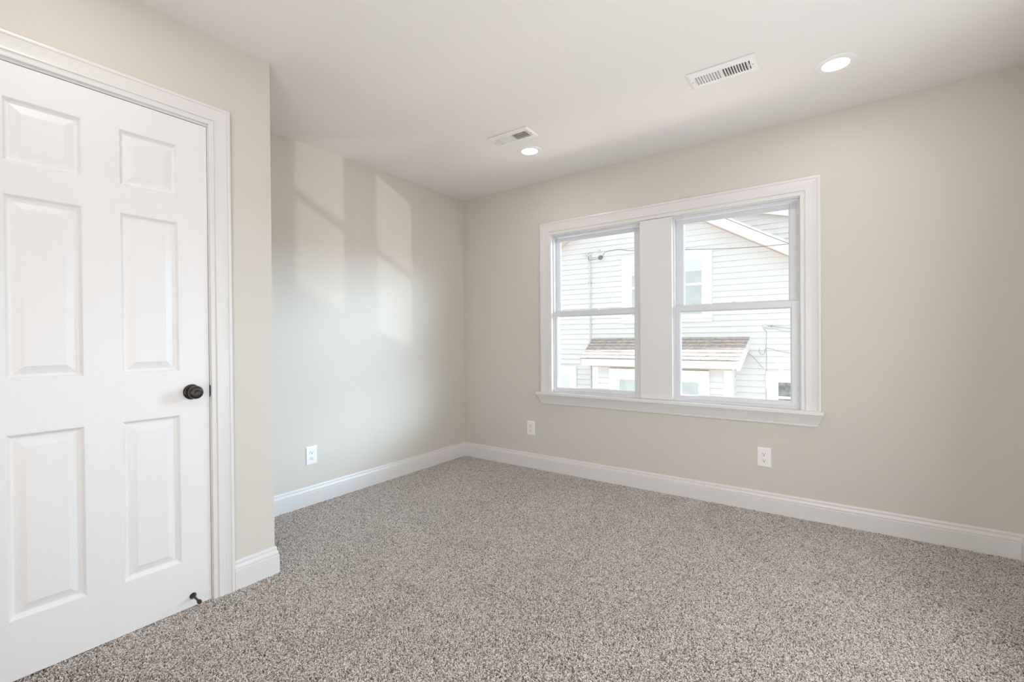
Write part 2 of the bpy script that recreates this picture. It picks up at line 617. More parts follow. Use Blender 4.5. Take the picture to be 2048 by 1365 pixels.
# jamb linings
b = MB()
b.box(OX0, WX0, 0.0, 0.022, OZ0, OZ1)
b.box(WX1, OX1, 0.0, 0.022, OZ0, OZ1)
b.box(WX0, MX0, 0.0, 0.022, WZ1, OZ1)
b.box(MX1, WX1, 0.0, 0.022, WZ1, OZ1)
structure(b.build('trim_4', M['trim']))
# stool (inner sill board) with a rounded nose and mitred returns
b = MB()
NOSE = [(0, 0), (0.043, 0), (0.0465, 0.0035), (0.048, 0.009), (0.048, 0.015), (0.0465, 0.0205), (0.043, 0.0235), (0, 0.0235)]
SX0, SX1, SZ = 0.8800, 2.7985, 0.6495
b.sweep([(SX1, 0.0), (SX1, -0.0002), (SX0, -0.0002), (SX0, 0.0)],
        [(u, v) for u, v in NOSE], lambda p, v: (p.x, p.y, SZ + v), segs=[0, 1, 2])
stool_bm = MB()
stool_bm.box(0.836, 2.8425, -0.047, 0.0, SZ, SZ + 0.0235, 0.004, 3)
stool_bm.box(OX0 + 0.001, OX1 - 0.001, -0.01, 0.030, SZ, SZ + 0.0235)
structure(stool_bm.build('window_sill', M['trim']))
# apron: a moulding that leans back to the wall with ends cut at an angle
AP = [(0.0, 0.0), (0.0090, 0.0), (0.0110, 0.0015), (0.0120, 0.0070), (0.0122, 0.0150), (0.0135, 0.0162), (0.0150, 0.0230),
      (0.0205, 0.0420), (0.0245, 0.0560), (0.0262, 0.0572), (0.0290, 0.0680), (0.0290, 0.0745), (0.0, 0.0745)]
b = MB()
az0 = SZ - 0.0745
vs_, fs_ = [], []
m_ = len(AP)
for xe, sgn in ((0.8735, -1), (2.8050, 1)):
    for d_, h_ in AP:
        ins = 0.036 * (h_ / 0.0745)
        vs_.append((xe + sgn * ins, -d_, az0 + h_))
fs_ = [(k, (k + 1) % m_, m_ + (k + 1) % m_, m_ + k) for k in range(m_)] + [tuple(range(m_))[::-1], tuple(range(m_, 2 * m_))]
b.add(vs_, fs_)
structure(b.build('trim_5', M['trim']))


# ------------------------------------------------------------------ double-hung windows
def frame_rect(b, x0, x1, z0, z1, l, r, bt, t, ya, yb, bev=0.0):
    b.box(x0, x0 + l, ya, yb, z0, z1, bev)
    b.box(x1 - r, x1, ya, yb, z0, z1, bev)
    b.box(x0 + l, x1 - r, ya, yb, z0, z0 + bt, bev)
    b.box(x0 + l, x1 - r, ya, yb, z1 - t, z1, bev)


def bead(b, x0, x1, z0, z1, y_front, depth=0.006, w=0.007):
    """Sloping glazing bead round a pane."""
    A = [(x0, z0), (x1, z0), (x1, z1), (x0, z1)]
    I = [(x0 + w, z0 + w), (x1 - w, z0 + w), (x1 - w, z1 - w), (x0 + w, z1 - w)]
    b.add([(x, y_front, z) for x, z in A] + [(x, y_front + depth, z) for x, z in I] +
          [(x, y_front + depth + 0.006, z) for x, z in I] + [(x, y_front + depth + 0.006, z) for x, z in A],
          [(k, (k + 1) % 4, 4 + (k + 1) % 4, 4 + k) for k in range(4)] +
          [(4 + k, 4 + (k + 1) % 4, 8 + (k + 1) % 4, 8 + k) for k in range(4)] +
          [(8 + k, 8 + (k + 1) % 4, 12 + (k + 1) % 4, 12 + k) for k in range(4)])


def double_hung(name, x0, x1, gl, gr):
    """x0..x1 clear opening, gl..gr lower glass."""
    w = structure(empty(name, ((x0 + x1) / 2, 0.06, WZ0)))
    fx0, fx1 = x0 - 0.018, x1 + 0.018
    b = MB()                                   # outer frame with tracks
    frame_rect(b, fx0, fx1, OZ0 + 0.010, OZ1, 0.024, 0.024, 0.019, 0.0221, 0.0222, 0.128)
    for xa, xb in ((fx0 + 0.0235, fx0 + 0.030), (fx1 - 0.030, fx1 - 0.0235)):
        b.box(xa, xb, 0.0212, 0.030, WZ0 + 0.0015, WZ1 - 0.0165)
        b.box(xa, xb, 0.0585, 0.0625, WZ0, WZ1 - 0.006)
    b.box(fx0 + 0.024, fx1 - 0.024, 0.0208, 0.030, WZ1 - 0.016, WZ1 - 0.0004)
    local(b.build('window_frame', M['vinyl']), w)
    # lower sash (room side)
    ls0, ls1 = x0 - 0.010, x1 + 0.010
    b = MB()
    frame_rect(b, ls0, ls1, 0.6790, 1.3435, gl - ls0, ls1 - gr, 0.7115 - 0.679, 1.3435 - 1.3035, 0.031, 0.058, 0.0018)
    bead(b, gl, gr, 0.7115, 1.3035, 0.0325)
    b.box(gl + 0.04, gr - 0.04, 0.0275, 0.033, 0.6880, 0.6930, 0.001)     # finger lift
    lower = local(b.build('lower_sash', M['vinyl']), w)
    b = MB(); b.box(gl + 0.003, gr - 0.003, 0.0440, 0.0475, 0.7145, 1.3005)
    p = b.build('pane', M['glass']); p.parent = lower
    b = MB()                                   # sash lock on the meeting rail
    cx = (gl + gr) / 2 + 0.01
    b.box(cx - 0.030, cx + 0.030, 0.036, 0.056, 1.3430, 1.3475, 0.0012)
    b.lathe([(0.011, 0.0), (0.011, 0.005), (0.008, 0.008)], (cx, 0.047, 1.347), (0, 0, 1), 20)
    b.box(cx - 0.004, cx + 0.022, 0.040, 0.047, 1.349, 1.355, 0.0015)
    lk = b.build('sash_lock', M['vinyl']); lk.parent = lower
    # upper sash (outer track)
    us0, us1 = x0 - 0.008, x1 + 0.008
    ul, ur = gl + 0.0165, gr - 0.010
    b = MB()
    frame_rect(b, us0, us1, 1.3080, 1.9560, ul - us0, us1 - ur, 0.036, 1.9560 - 1.9290, 0.0635, 0.0900, 0.0018)
    bead(b, ul, ur, 1.344, 1.9290, 0.0650)
    upper = local(b.build('upper_sash', M['vinyl']), w)
    b = MB(); b.box(ul + 0.003, ur - 0.003, 0.0765, 0.0800, 1.347, 1.926)
    p = b.build('pane', M['glass']); p.parent = upper
    for xc in (us0 + (ul - us0) * 0.42, us1 - (us1 - ur) * 0.42):
        b = MB()
        b.lathe([(0.0060, 0.0), (0.0060, 0.002), (0.0045, 0.0032)], (xc, 0.0637, 1.405), (0, -1, 0), 18)
        b.lathe([(0.0045, 0.0), (0.0045, 0.002), (0.0030, 0.0030)], (xc, 0.0637, 1.430), (0, -1, 0), 18)
        t_ = b.build('vent_latch', M['vinyl']); t_.parent = upper
    b = MB()                                   # balance shoe clips in the jamb tracks
    b.box(x0 - 0.0005, x0 + 0.0055, 0.040, 0.052, 1.760, 1.785, 0.001)
    b.box(x1 - 0.0055, x1 + 0.0005, 0.040, 0.052, 1.760, 1.785, 0.001)
    local(b.build('track_clip', M['duct']), w)
    return w


double_hung('window_1', WX0, MX0, 1.0010, 1.6735)
double_hung('window_2', MX1, WX1, 2.0010, 2.6750)


# ------------------------------------------------------------------ wall outlets
def make_outlet():
    """Duplex outlet in local axes: x across, -y towards the room, z up; origin at plate centre."""
    t = empty('wall_outlet')
    w, h, d = 0.0395, 0.0615, 0.0060
    b = MB()
    ring = lambda u, y: [(-w + u, y, -h + u), (w - u, y, -h + u), (w - u, y, h - u), (-w + u, y, h - u)]
    L = [ring(0, 0), ring(0, -0.0022), ring(0.0022, -0.0046), ring(0.006, -0.0060)]
    for a, c in zip(L, L[1:]):
        b.add(a + c, [(k, (k + 1) % 4, 4 + (k + 1) % 4, 4 + k) for k in range(4)])
    b.add(L[-1], [(0, 1, 2, 3)])
    b.add(L[0], [(3, 2, 1, 0)])
    b.build('cover_plate', M['plastic'], t)
    for zc in (0.0195, -0.0195):
        b = MB()
        n = 28
        out = []
        for k in range(n):
            a = 2 * math.pi * k / n
            x, z = 0.0172 * math.cos(a), 0.0172 * math.sin(a)
            out.append((x, max(-0.0138, min(0.0138, z))))
        b.add([(x, -0.0055, zc + z) for x, z in out] + [(x, -0.0078, zc + z) for x, z in out] +
              [(x * 0.94, -0.0086, zc + z * 0.94) for x, z in out],
              [(k, (k + 1) % n, n + (k + 1) % n, n + k) for k in range(n)] +
              [(n + k, n + (k + 1) % n, 2 * n + (k + 1) % n, 2 * n + k) for k in range(n)] +
              [tuple(range(2 * n, 3 * n))])
        r_ = b.build('receptacle', M['plastic'], t)
        b = MB()
        b.box(-0.0074, -0.0050, -0.0089, -0.0080, zc - 0.0010, zc + 0.0075)
        b.box(0.0050, 0.0072, -0.0089, -0.0080, zc + 0.0000, zc + 0.0070)
        b.lathe([(0.0030, 0.0), (0.0030, 0.0009)], (0, -0.0080, zc - 0.0068), (0, -1, 0), 14)
        s_ = b.build('slots', M['dark'], r_)
        s_['label'] = 'dark plug slots'
        # recess outline round the receptacle
    b = MB()
    b.lathe([(0.0030, 0.0), (0.0030, 0.0012), (0.0022, 0.0018)], (0, -0.0058, 0), (0, -1, 0), 14)
    b.box(-0.0022, 0.0022, -0.0078, -0.0072, -0.0003, 0.0003)
    b.build('screw', M['plastic'], t)
    return t


OUT_G = 'duplex wall outlets low on the walls'
o1 = make_outlet()
o1.location = (2.5255, 0, 0.3545)
tag(o1, 'white duplex outlet low on wall under right-hand window', 'outlet', OUT_G)
o2 = copy_tree(o1)
o2.location = (0.759, 0, 0.3505)
tag(o2, 'white duplex outlet left of window sill near room corner', 'outlet', OUT_G)
o3 = copy_tree(o1)
o3.location = (0, -1.562, 0.3405)
o3.rotation_euler = (0, 0, RAD(90))
tag(o3, 'white duplex outlet on far left wall above baseboard', 'outlet', OUT_G)


# ------------------------------------------------------------------ ceiling registers
def make_vent(w=0.310, d=0.152):
    """Two-way ceiling register, local z down is room side; origin on the ceiling at its centre."""
    t = empty('air_vent')
    x0, x1, y0, y1 = -w / 2, w / 2, -d / 2, d / 2
    gx = [(-0.1235, -0.0060), (0.0065, 0.1160)]
    sy0, sy1 = -0.0400, 0.0400
    lev = (0.1215, 0.1275)
    zt, zb = 0.0, -0.0105
    b = MB()
    xs = [x0 + 0.012, gx[0][0], gx[0][1], gx[1][0], gx[1][1], lev[0], lev[1], x1 - 0.012]
    yy = [y0 + 0.012, sy0, sy1, y1 - 0.012]
    holes = {(1, 1), (3, 1), (5, 1)}
    for i in range(7):
        for j in range(3):
            if (i, j) in holes:
                a, c, e, f = xs[i], xs[i + 1], yy[j], yy[j + 1]
                R_ = [(a, e), (c, e), (c, f), (a, f)]
                b.add([(x, y, zb) for x, y in R_] + [(x, y, zb + 0.003) for x, y in R_],
                      [(k, (k + 1) % 4, 4 + (k + 1) % 4, 4 + k) for k in range(4)])
                continue
            b.add([(xs[i], yy[j], zb), (xs[i + 1], yy[j], zb), (xs[i + 1], yy[j + 1], zb), (xs[i], yy[j + 1], zb)], [(0, 1, 2, 3)])
    ring = lambda u, z: [(x0 + u, y0 + u, z), (x1 - u, y0 + u, z), (x1 - u, y1 - u, z), (x0 + u, y1 - u, z)]
    L = [ring(0.004, zt), ring(0.004, zt - 0.0022), ring(0, zt - 0.0022), ring(0.0, zt - 0.0062), ring(0.012, zb)]
    for a, c in zip(L, L[1:]):
        b.add(a + c, [(k, (k + 1) % 4, 4 + (k + 1) % 4, 4 + k) for k in range(4)])
    b.build('vent_frame', M['enamel'], t)
    b = MB()
    for g, (a, c) in enumerate(gx):
        n = 9
        pitch = (c - a) / n
        lean = 0.0062 if g == 0 else -0.0085         # left bank throws left, right bank throws right
        for k in range(n + 1):
            x = a + pitch * k
            b.add([(x - 0.0022, sy0, zb), (x + 0.0022, sy0, zb), (x + 0.0022, sy1, zb), (x - 0.0022, sy1, zb)], [(0, 1, 2, 3)])
            if 0 < k or g == 1:
                pass
            xa, xb = (x + 0.0018, x + 0.0018 + lean) if g == 0 else (x - 0.0018, x - 0.0018 + lean)
            b.add([(xa, sy0, zb), (xa, sy1, zb), (xb, sy1, zb + 0.0115), (xb, sy0, zb + 0.0115),
                   (xa + 0.0006, sy0, zb), (xa + 0.0006, sy1, zb), (xb + 0.0006, sy1, zb + 0.0115), (xb + 0.0006, sy0, zb + 0.0115)],
                  [(0, 1, 2, 3), (4, 7, 6, 5), (0, 4, 5, 1), (2, 6, 7, 3), (0, 3, 7, 4), (1, 5, 6, 2)])
    b.build('louvers', M['enamel'], t)
    b = MB()                                        # the metal box seen through the louvers
    b.add([(-0.13, -0.045, 0.004), (0.13, -0.045, 0.004), (0.13, 0.045, 0.004), (-0.13, 0.045, 0.004),
           (-0.13, -0.045, 0.045), (0.13, -0.045, 0.045), (0.13, 0.045, 0.045), (-0.13, 0.045, 0.045)],
          [(0, 1, 5, 4), (1, 2, 6, 5), (2, 3, 7, 6), (3, 0, 4, 7), (4, 5, 6, 7)])
    b.build('duct_box', M['duct'], t)
    b = MB()
    b.box(0.1232, 0.1262, -0.006, 0.006, zb - 0.004, zb + 0.010, 0.0008)
    b.build('damper_lever', M['enamel'], t)
    for x in (x0 + 0.018, x1 - 0.018):
        b = MB()
        b.lathe([(0.0034, 0.0), (0.0034, 0.0012), (0.0022, 0.0020)], (x, 0, zb), (0, 0, -1), 14)
        b.box(x - 0.0027, x + 0.0027, -0.0004, 0.0004, zb - 0.0024, zb - 0.0017)
        b.build('screw', M['screw'], t)
    return t


VENTS = [((2.4445, -0.823), 'white two-bank ceiling air vent beside the larger right-hand recessed light'),
         ((1.188, -0.845), 'white ceiling air vent near the room corner, beside the farther recessed light')]

# ------------------------------------------------------------------ recessed lights
def make_downlight():
    t = empty('recessed_light')
    b = MB()
    b.lathe([(0.0860, 0.0), (0.0858, -0.0022), (0.0840, -0.0042), (0.0800, -0.0056), (0.0640, -0.0072), (0.0585, -0.0074),
             (0.0565, -0.0062), (0.0565, -0.0010)], (0, 0, 0), (0, 0, 1), 64, ends=False)
    b.build('trim_ring', M['enamel'], t, smooth=35)
    b = MB()
    b.lathe([(0.0564, -0.0040), (0.0560, -0.0062), (0.0400, -0.0074), (0.0200, -0.0080), (0.001, -0.0082)], (0, 0, 0), (0, 0, 1), 48)
    l = b.build('lens', M['lens'], t, smooth=40)
    l['label'] = 'glowing white lens'
    return t


# the rear pair is out of the frame: only their light is needed
DL = [(2.905, -0.570, 'round recessed light, large and near, right of the ceiling vent'),
      (1.152, -0.592, 'round recessed light, small and far, above the room corner'),
      (1.152, -2.950, None),
      (2.905, -2.950, None)]
# openings in the ceiling for the registers
CEIL = bpy.data.objects['ceiling']


def pierce_ceiling():
    """Rebuild the ceiling's underside as a sheet with holes for the registers and a slab above."""
    holes = [(x - 0.140, x + 0.140, y - 0.055, y + 0.055) for (x, y), _ in VENTS]
    xs = sorted({-WT, XR + WT} | {h[0] for h in holes} | {h[1] for h in holes})
    ys = sorted({YB - WT, WT} | {h[2] for h in holes} | {h[3] for h in holes})
    b = MB()
    for i in range(len(xs) - 1):
        for j in range(len(ys) - 1):
            cx, cy = (xs[i] + xs[i + 1]) / 2, (ys[j] + ys[j + 1]) / 2
            if any(h[0] < cx < h[1] and h[2] < cy < h[3] for h in holes):
                continue
            b.add([(xs[i], ys[j], H), (xs[i + 1], ys[j], H), (xs[i + 1], ys[j + 1], H), (xs[i], ys[j + 1], H)], [(0, 3, 2, 1)])
    for h in holes:
        R_ = [(h[0], h[2]), (h[1], h[2]), (h[1], h[3]), (h[0], h[3])]
        b.add([(x, y, H) for x, y in R_] + [(x, y, H + 0.10) for x, y in R_],
              [(k, (k + 1) % 4, 4 + (k + 1) % 4, 4 + k) for k in range(4)] + [(4, 5, 6, 7)])
    b.box(-WT, XR + WT, YB - WT, WT, H + 0.12, H + 0.22)
    me = bpy.data.meshes.new('ceiling')
    me.from_pydata(b.v, [], b.f)
    me.materials.append(M['ceiling'])
    CEIL.data = me


pierce_ceiling()
v1 = make_vent()
for i, ((x, y), lab) in enumerate(VENTS):
    o = v1 if i == 0 else copy_tree(v1)
    o.location = (x, y, H)
    tag(o, lab, 'vent', 'ceiling air vents')
d1 = make_downlight()
for i, (x, y, lab) in enumerate(DL):
    if lab:
        o = d1 if i == 0 else copy_tree(d1)
        o.location = (x, y, H)
        tag(o, lab, 'light', 'recessed ceiling lights')
    add_light('downlight_lamp', 'AREA', DOWNLIGHT_W, (1.0, 0.97, 0.94), (x, y, H - 0.0095), (0, 0, -1),
              shape='DISK', size=0.11)

# ------------------------------------------------------------------ carpet pile
def carpet_pile():
    rng = np.random.default_rng(7)
    x0, x1, y0, y1 = 0.016, XR - 0.016, -3.35, -0.016
    n = int(85000 * (x1 - x0) * (y1 - y0))
    x = rng.uniform(x0, x1, n)
    y = rng.uniform(y0, y1, n)
    keep = ~((x < DX + 0.004) & (y < DY + 0.016))
    keep |= (x > DX - 0.03) & (y < JY1) & (y > JY0) & (x > DX - 0.025)
    # thinner, where only a viewpoint well to one side would look
    near = (y > -2.95 + 0.55 * (x - 0.7)) | (y > -1.9)
    keep &= near | (rng.uniform(0, 1, n) < 0.45)
    x, y = x[keep], y[keep]
    n = len(x)
    # the pile leans in broad swathes where feet and the vacuum have brushed it
    lean = (2.6 * np.sin(1.9 * x + 1.1 * y + 0.6) + 2.2 * np.sin(3.3 * y - 1.6 * x + 1.0)
            + 1.7 * np.sin(5.1 * x + 4.3 * y + 2.0) + 1.2 * np.sin(8.3 * x - 6.1 * y))
    ang = lean + rng.normal(0, 1.15, n)
    bend = rng.normal(0, 0.9, n)
    ln = rng.uniform(0.0036, 0.0074, n)
    hgt = rng.uniform(0.0055, 0.0120, n)
    # broad foot-worn lay of the pile
    lay = 0.35 * np.sin(2.1 * x + 1.3 * y) + 0.3 * np.sin(3.7 * y - 1.9 * x + 1.0)
    hgt *= 1.0 + 0.10 * lay
    P = np.zeros((n, 4, 3))
    ca, sa = np.cos(ang), np.sin(ang)
    cb, sb = np.cos(ang + bend), np.sin(ang + bend)
    P[:, 0] = np.stack([x, y, np.full(n, -0.001)], 1)
    P[:, 1] = np.stack([x + ca * ln * 0.15, y + sa * ln * 0.15, hgt * 0.75], 1)
    P[:, 2] = np.stack([x + ca * ln * 0.6, y + sa * ln * 0.6, hgt * 1.0], 1)
    P[:, 3] = np.stack([x + ca * ln * 0.6 + cb * ln * 0.6, y + sa * ln * 0.6 + sb * ln * 0.6, hgt * rng.uniform(0.55, 1.0, n)], 1)
    P[:, :, 0] = np.clip(P[:, :, 0], 0.0155, XR - 0.0155)
    P[:, :, 1] = np.minimum(P[:, :, 1], -0.0155)
    cu = bpy.data.hair_curves.new('carpet_pile')
    cu.add_curves([4] * n)
    cu.attributes['position'].data.foreach_set('vector', P.reshape(-1).astype(np.float32))
    rad = np.tile(np.array([0.0009, 0.0012, 0.0012, 0.0007], np.float32), n)
    ra = cu.attributes.get('radius') or cu.attributes.new('radius', 'FLOAT', 'POINT')
    ra.data.foreach_set('value', rad)
    cu.materials.append(M['fibre'])
    o = bpy.data.objects.new('carpet_pile', cu)
    COL.objects.link(o)
    tag(o, 'grey-beige textured carpet pile covering the whole floor', 'carpet', kind='stuff')
    return o


carpet_pile()

# ------------------------------------------------------------------ outdoors: the house across the gap
SL = 0.06
nn = math.hypot(1, SL)
ZG = -2.4                                     # yard level
house = empty('house', (-SL / nn * (5.1 - SL) / nn, (5.1 - SL) / nn / nn, ZG), (0, 0, math.atan(SL)))
tag(house, 'white clapboard house with a small shingled porch roof, seen through the windows', 'house')
# local axes of the house: x along its wall, -y towards us, z up from the yard


class HB(MB):
    def build(self, name, material, parent=None, smooth=None):
        self.v = [(p[0], p[1], p[2] - ZG) for p in self.v]
        return super().build(name, material, house if parent is None else parent, smooth)


APX, APZ, PITCH = 0.10, 3.825, 0.583
rake_z = lambda a: APZ - PITCH * abs(a - APX)
EAVE = 4.2


def siding_wall(b, x0, x1, z0, z1, y, top=None, pitch=0.1):
    """Lapped boards: each course leans out at its foot."""
    z = z0
    while z < z1 - 1e-6:
        zt = min(z + pitch, z1)
        if top is None:
            segs = [(x0, x1, x0, x1)]
        else:
            def span(zz):
                h = (APZ - zz) / PITCH
                return max(x0, APX - h), min(x1, APX + h)
            a0, a1 = span(z)
            c0, c1 = span(zt)
            if a1 - a0 < 0.02: break
            if c1 < c0: c0 = c1 = APX
            segs = [(a0, a1, c0, c1)]
        for a0, a1, c0, c1 in segs:
            f, g = 0.022, 0.010              # lip depth and the shadow groove under the next lip
            m0, m1 = a0 + (c0 - a0) * (1 - g / pitch), a1 + (c1 - a1) * (1 - g / pitch)
            zg = max(z, zt - g)
            b.add([(a0, y - f, z), (a1, y - f, z), (m1, y - 0.003, zg), (m0, y - 0.003, zg), (m0, y + 0.005, zg), (m1, y + 0.005, zg),
                   (c1, y + 0.005, zt), (c0, y + 0.005, zt), (a0, y + 0.005, z), (a1, y + 0.005, z)],
                  [(0, 1, 2, 3), (3, 2, 5, 4), (4, 5, 6, 7), (0, 8, 9, 1)])
        z = zt


b = HB()
siding_wall(b, -4.0, 4.2, ZG, 4.0, 0.0, top=True)
b.add([(-4.0, 0.02, ZG), (4.2, 0.02, ZG), (4.2, 0.02, rake_z(4.2)), (APX, 0.02, APZ), (-4.0, 0.02, rake_z(-4.0))], [(0, 1, 2, 3, 4)])
b.add([(4.2, 0, ZG), (4.2, 6, ZG), (4.2, 6, rake_z(4.2)), (4.2, 0, rake_z(4.2))], [(0, 1, 2, 3)])
b.add([(-4.0, 0, ZG), (-4.0, 6, ZG), (-4.0, 6, rake_z(-4.0)), (-4.0, 0, rake_z(-4.0))], [(0, 1, 2, 3)])
b.build('siding_wall', M['siding'])

# gable roof slopes, rake boards and soffits on both sides of the peak
OH = 0.30
for nm, xa, xb in (('right', APX, 4.6), ('left', -4.4, APX)):
    za, zb_ = rake_z(xa), rake_z(xb)
    b = HB()
    t0, t1 = 0.180, 0.195
    b.add([(xa, -OH + 0.03, za + t0), (xb, -OH + 0.03, zb_ + t0), (xb, 6, zb_ + t0), (xa, 6, za + t0),
           (xa, -OH + 0.03, za + t1), (xb, -OH + 0.03, zb_ + t1), (xb, 6, zb_ + t1), (xa, 6, za + t1)],
          [(0, 1, 2, 3), (4, 7, 6, 5), (0, 4, 5, 1), (2, 6, 7, 3), (0, 3, 7, 4), (1, 5, 6, 2)])
    b.build('roof_slope', M['roofing'])
    b = HB()
    b.add([(xa, -OH, za - 0.01), (xb, -OH, zb_ - 0.01), (xb, -OH, zb_ + t1 + 0.01), (xa, -OH, za + t1 + 0.01),
           (xa, -OH + 0.025, za - 0.01), (xb, -OH + 0.025, zb_ - 0.01), (xb, -OH + 0.025, zb_ + t1 + 0.01), (xa, -OH + 0.025, za + t1 + 0.01)],
          [(0, 1, 2, 3), (4, 7, 6, 5), (0, 4, 5, 1), (2, 6, 7, 3), (0, 3, 7, 4), (1, 5, 6, 2)])
    b.build('rake_board', M['house_trim'])
    b = HB()
    b.add([(xa, -OH + 0.025, za + 0.004), (xb, -OH + 0.025, zb_ + 0.004), (xb, 0.01, zb_ + 0.004), (xa, 0.01, za + 0.004),
           (xa, -OH + 0.025, za + 0.02), (xb, -OH + 0.025, zb_ + 0.02), (xb, 0.01, zb_ + 0.02), (xa, 0.01, za + 0.02)],
          [(0, 1, 2, 3), (4, 7, 6, 5), (0, 4, 5, 1), (2, 6, 7, 3), (0, 3, 7, 4), (1, 5, 6, 2)])
    b.build('rake_soffit', M['soffit'])

# taller rear wing seen above the rake on the right
b = HB()
RY = 1.2
z = 1.6
while z < 3.9:
    zt = z + 0.1
    # the wing's own eave line falls gently to the right
    zl = lambda a: 3.455 - 0.263 * (a - 1.943)
    xe = 1.943 + (3.455 - z) / 0.263
    xe2 = 1.943 + (3.455 - zt) / 0.263
    a1, c1 = min(4.2, xe), min(4.2, xe2)
    if a1 > 0.3:
        c1 = max(c1, 0.3)
        b.add([(0.3, RY - 0.022, z), (a1, RY - 0.022, z), (c1, RY - 0.001, zt), (0.3, RY - 0.001, zt), (0.3, RY, z), (a1, RY, z)],
              [(0, 1, 2, 3), (0, 4, 5, 1)])
    z = zt
b.build('rear_wing_wall', M['siding'])
for nm, mat_, y0_, y1_, l0, l1 in (('wing_soffit', 'soffit', RY - 0.10, RY + 0.01, -0.005, 0.012),
                                   ('wing_fascia', 'house_trim', RY - 0.13, RY - 0.10, -0.02, 0.20)):
    b = HB()
    e0, e1 = 0.2, 4.4
    q0, q1 = zl(e0), zl(e1)
    b.add([(e0, y0_, q0 + l0), (e1, y0_, q1 + l0), (e1, y1_, q1 + l0), (e0, y1_, q0 + l0),
           (e0, y0_, q0 + l1), (e1, y0_, q1 + l1), (e1, y1_, q1 + l1), (e0, y1_, q0 + l1)],
          [(0, 1, 2, 3), (4, 7, 6, 5), (0, 4, 5, 1), (2, 6, 7, 3), (0, 3, 7, 4), (1, 5, 6, 2)])
    b.build(nm, M[mat_])


def house_window(x0, x1, zb, zt, y, tw, gx0, gx1, gzt, rail, mull=True, glass='house_glass', blind=None, sill=True):
    """Trim frame from x0..x1, glass gx0..gx1, on the plane y (towards us is -y)."""
    b = HB()
    frame_rect(b, x0, x1, zb, zt, tw, tw, 0.09, tw * 0.95, y - 0.048, y + 0.01, 0.004)
    if sill:
        b.box(x0 - 0.02, x1 + 0.02, y - 0.072, y, zb + 0.055, zb + 0.095, 0.004)
    w = b.build('window', M['house_trim'])
    b = HB()
    ix0, ix1, iz0, iz1 = x0 + tw, x1 - tw, zb + 0.09, zt - tw * 0.95
    gz0 = iz0 + 0.05
    frame_rect(b, ix0, ix1, iz0, iz1, gx0 - ix0, ix1 - gx1, 0.05, iz1 - gzt, y - 0.040, y + 0.0)
    if rail is not None:
        b.box(gx0, gx1, y - 0.038, y, rail - 0.022, rail + 0.022)
    if mull:
        c = (x0 + x1) / 2
        b.box(c - 0.14, c + 0.14, y - 0.046, y, iz0, iz1)
    s = b.build('sash', M['house_trim'], w)
    b = HB()
    b.box(gx0 - 0.004, gx1 + 0.004, y - 0.032, y - 0.024, gz0 - 0.004, gzt + 0.004)
    b.build('pane', M[glass], w)
    if blind is not None:
        b = HB()
        b.box(gx0, gx1, y - 0.0355, y - 0.0325, blind, gzt)
        b.build('blind', M['blind'], w)
    return w


house_window(-0.128, 1.460, 1.385, 2.640, 0.0, 0.135, 0.073, 1.293, 2.487, 2.045, blind=2.27)
house_window(2.256, 3.40, -0.55, 0.560, 0.0, 0.130, 2.433, 3.22, 0.385, 0.143, mull=False, glass='house_glass_dark')
house_window(-2.10, -1.065, -0.55, 0.560, 0.0, 0.105, -1.95, -1.21, 0.400, 0.10, mull=False, glass='blind')

# bump-out under the little porch roof
BO = -0.55
b = HB()
siding_wall(b, -0.40, 1.70, ZG, 0.64, BO + 0.013)
b.add([(1.80, BO, ZG), (1.80, 0, ZG), (1.80, 0, 0.75), (1.80, BO, 0.64)], [(0, 1, 2, 3)])
b.add([(-0.50, BO, ZG), (-0.50, 0, ZG), (-0.50, 0, 0.75), (-0.50, BO, 0.64)], [(0, 1, 2, 3)])
b.build('bump_out_wall', M['siding'])
for xa, xb in ((-0.515, -0.395), (1.700, 1.815)):
    b = HB(); b.box(xa, xb, BO - 0.012, BO + 0.09, ZG, 0.640, 0.003); b.build('corner_post', M['house_trim'])
b = HB()                                          # white starter strip down the right side with its nail slots
b.box(1.786, 1.812, BO + 0.05, 0.0, ZG, 0.70)
b.box(1.812, 1.820, -0.10, -0.012, ZG, 0.70)
sidep = b.build('corner_channel', M['house_trim'])
for k in range(8):
    b = HB()
    b.box(1.8120, 1.8212, -0.100, -0.080, -0.15 + 0.1 * k, -0.125 + 0.1 * k)
    b.build('slot', M['conduit'], sidep)
b = HB(); b.box(-0.52, 1.82, BO - 0.02, BO + 0.05, 0.585, 0.645); b.build('frieze_board', M['soffit'])
house_window(-0.185, 1.490, -0.55, 0.575, BO, 0.135, 0.010, 1.325, 0.380, None)

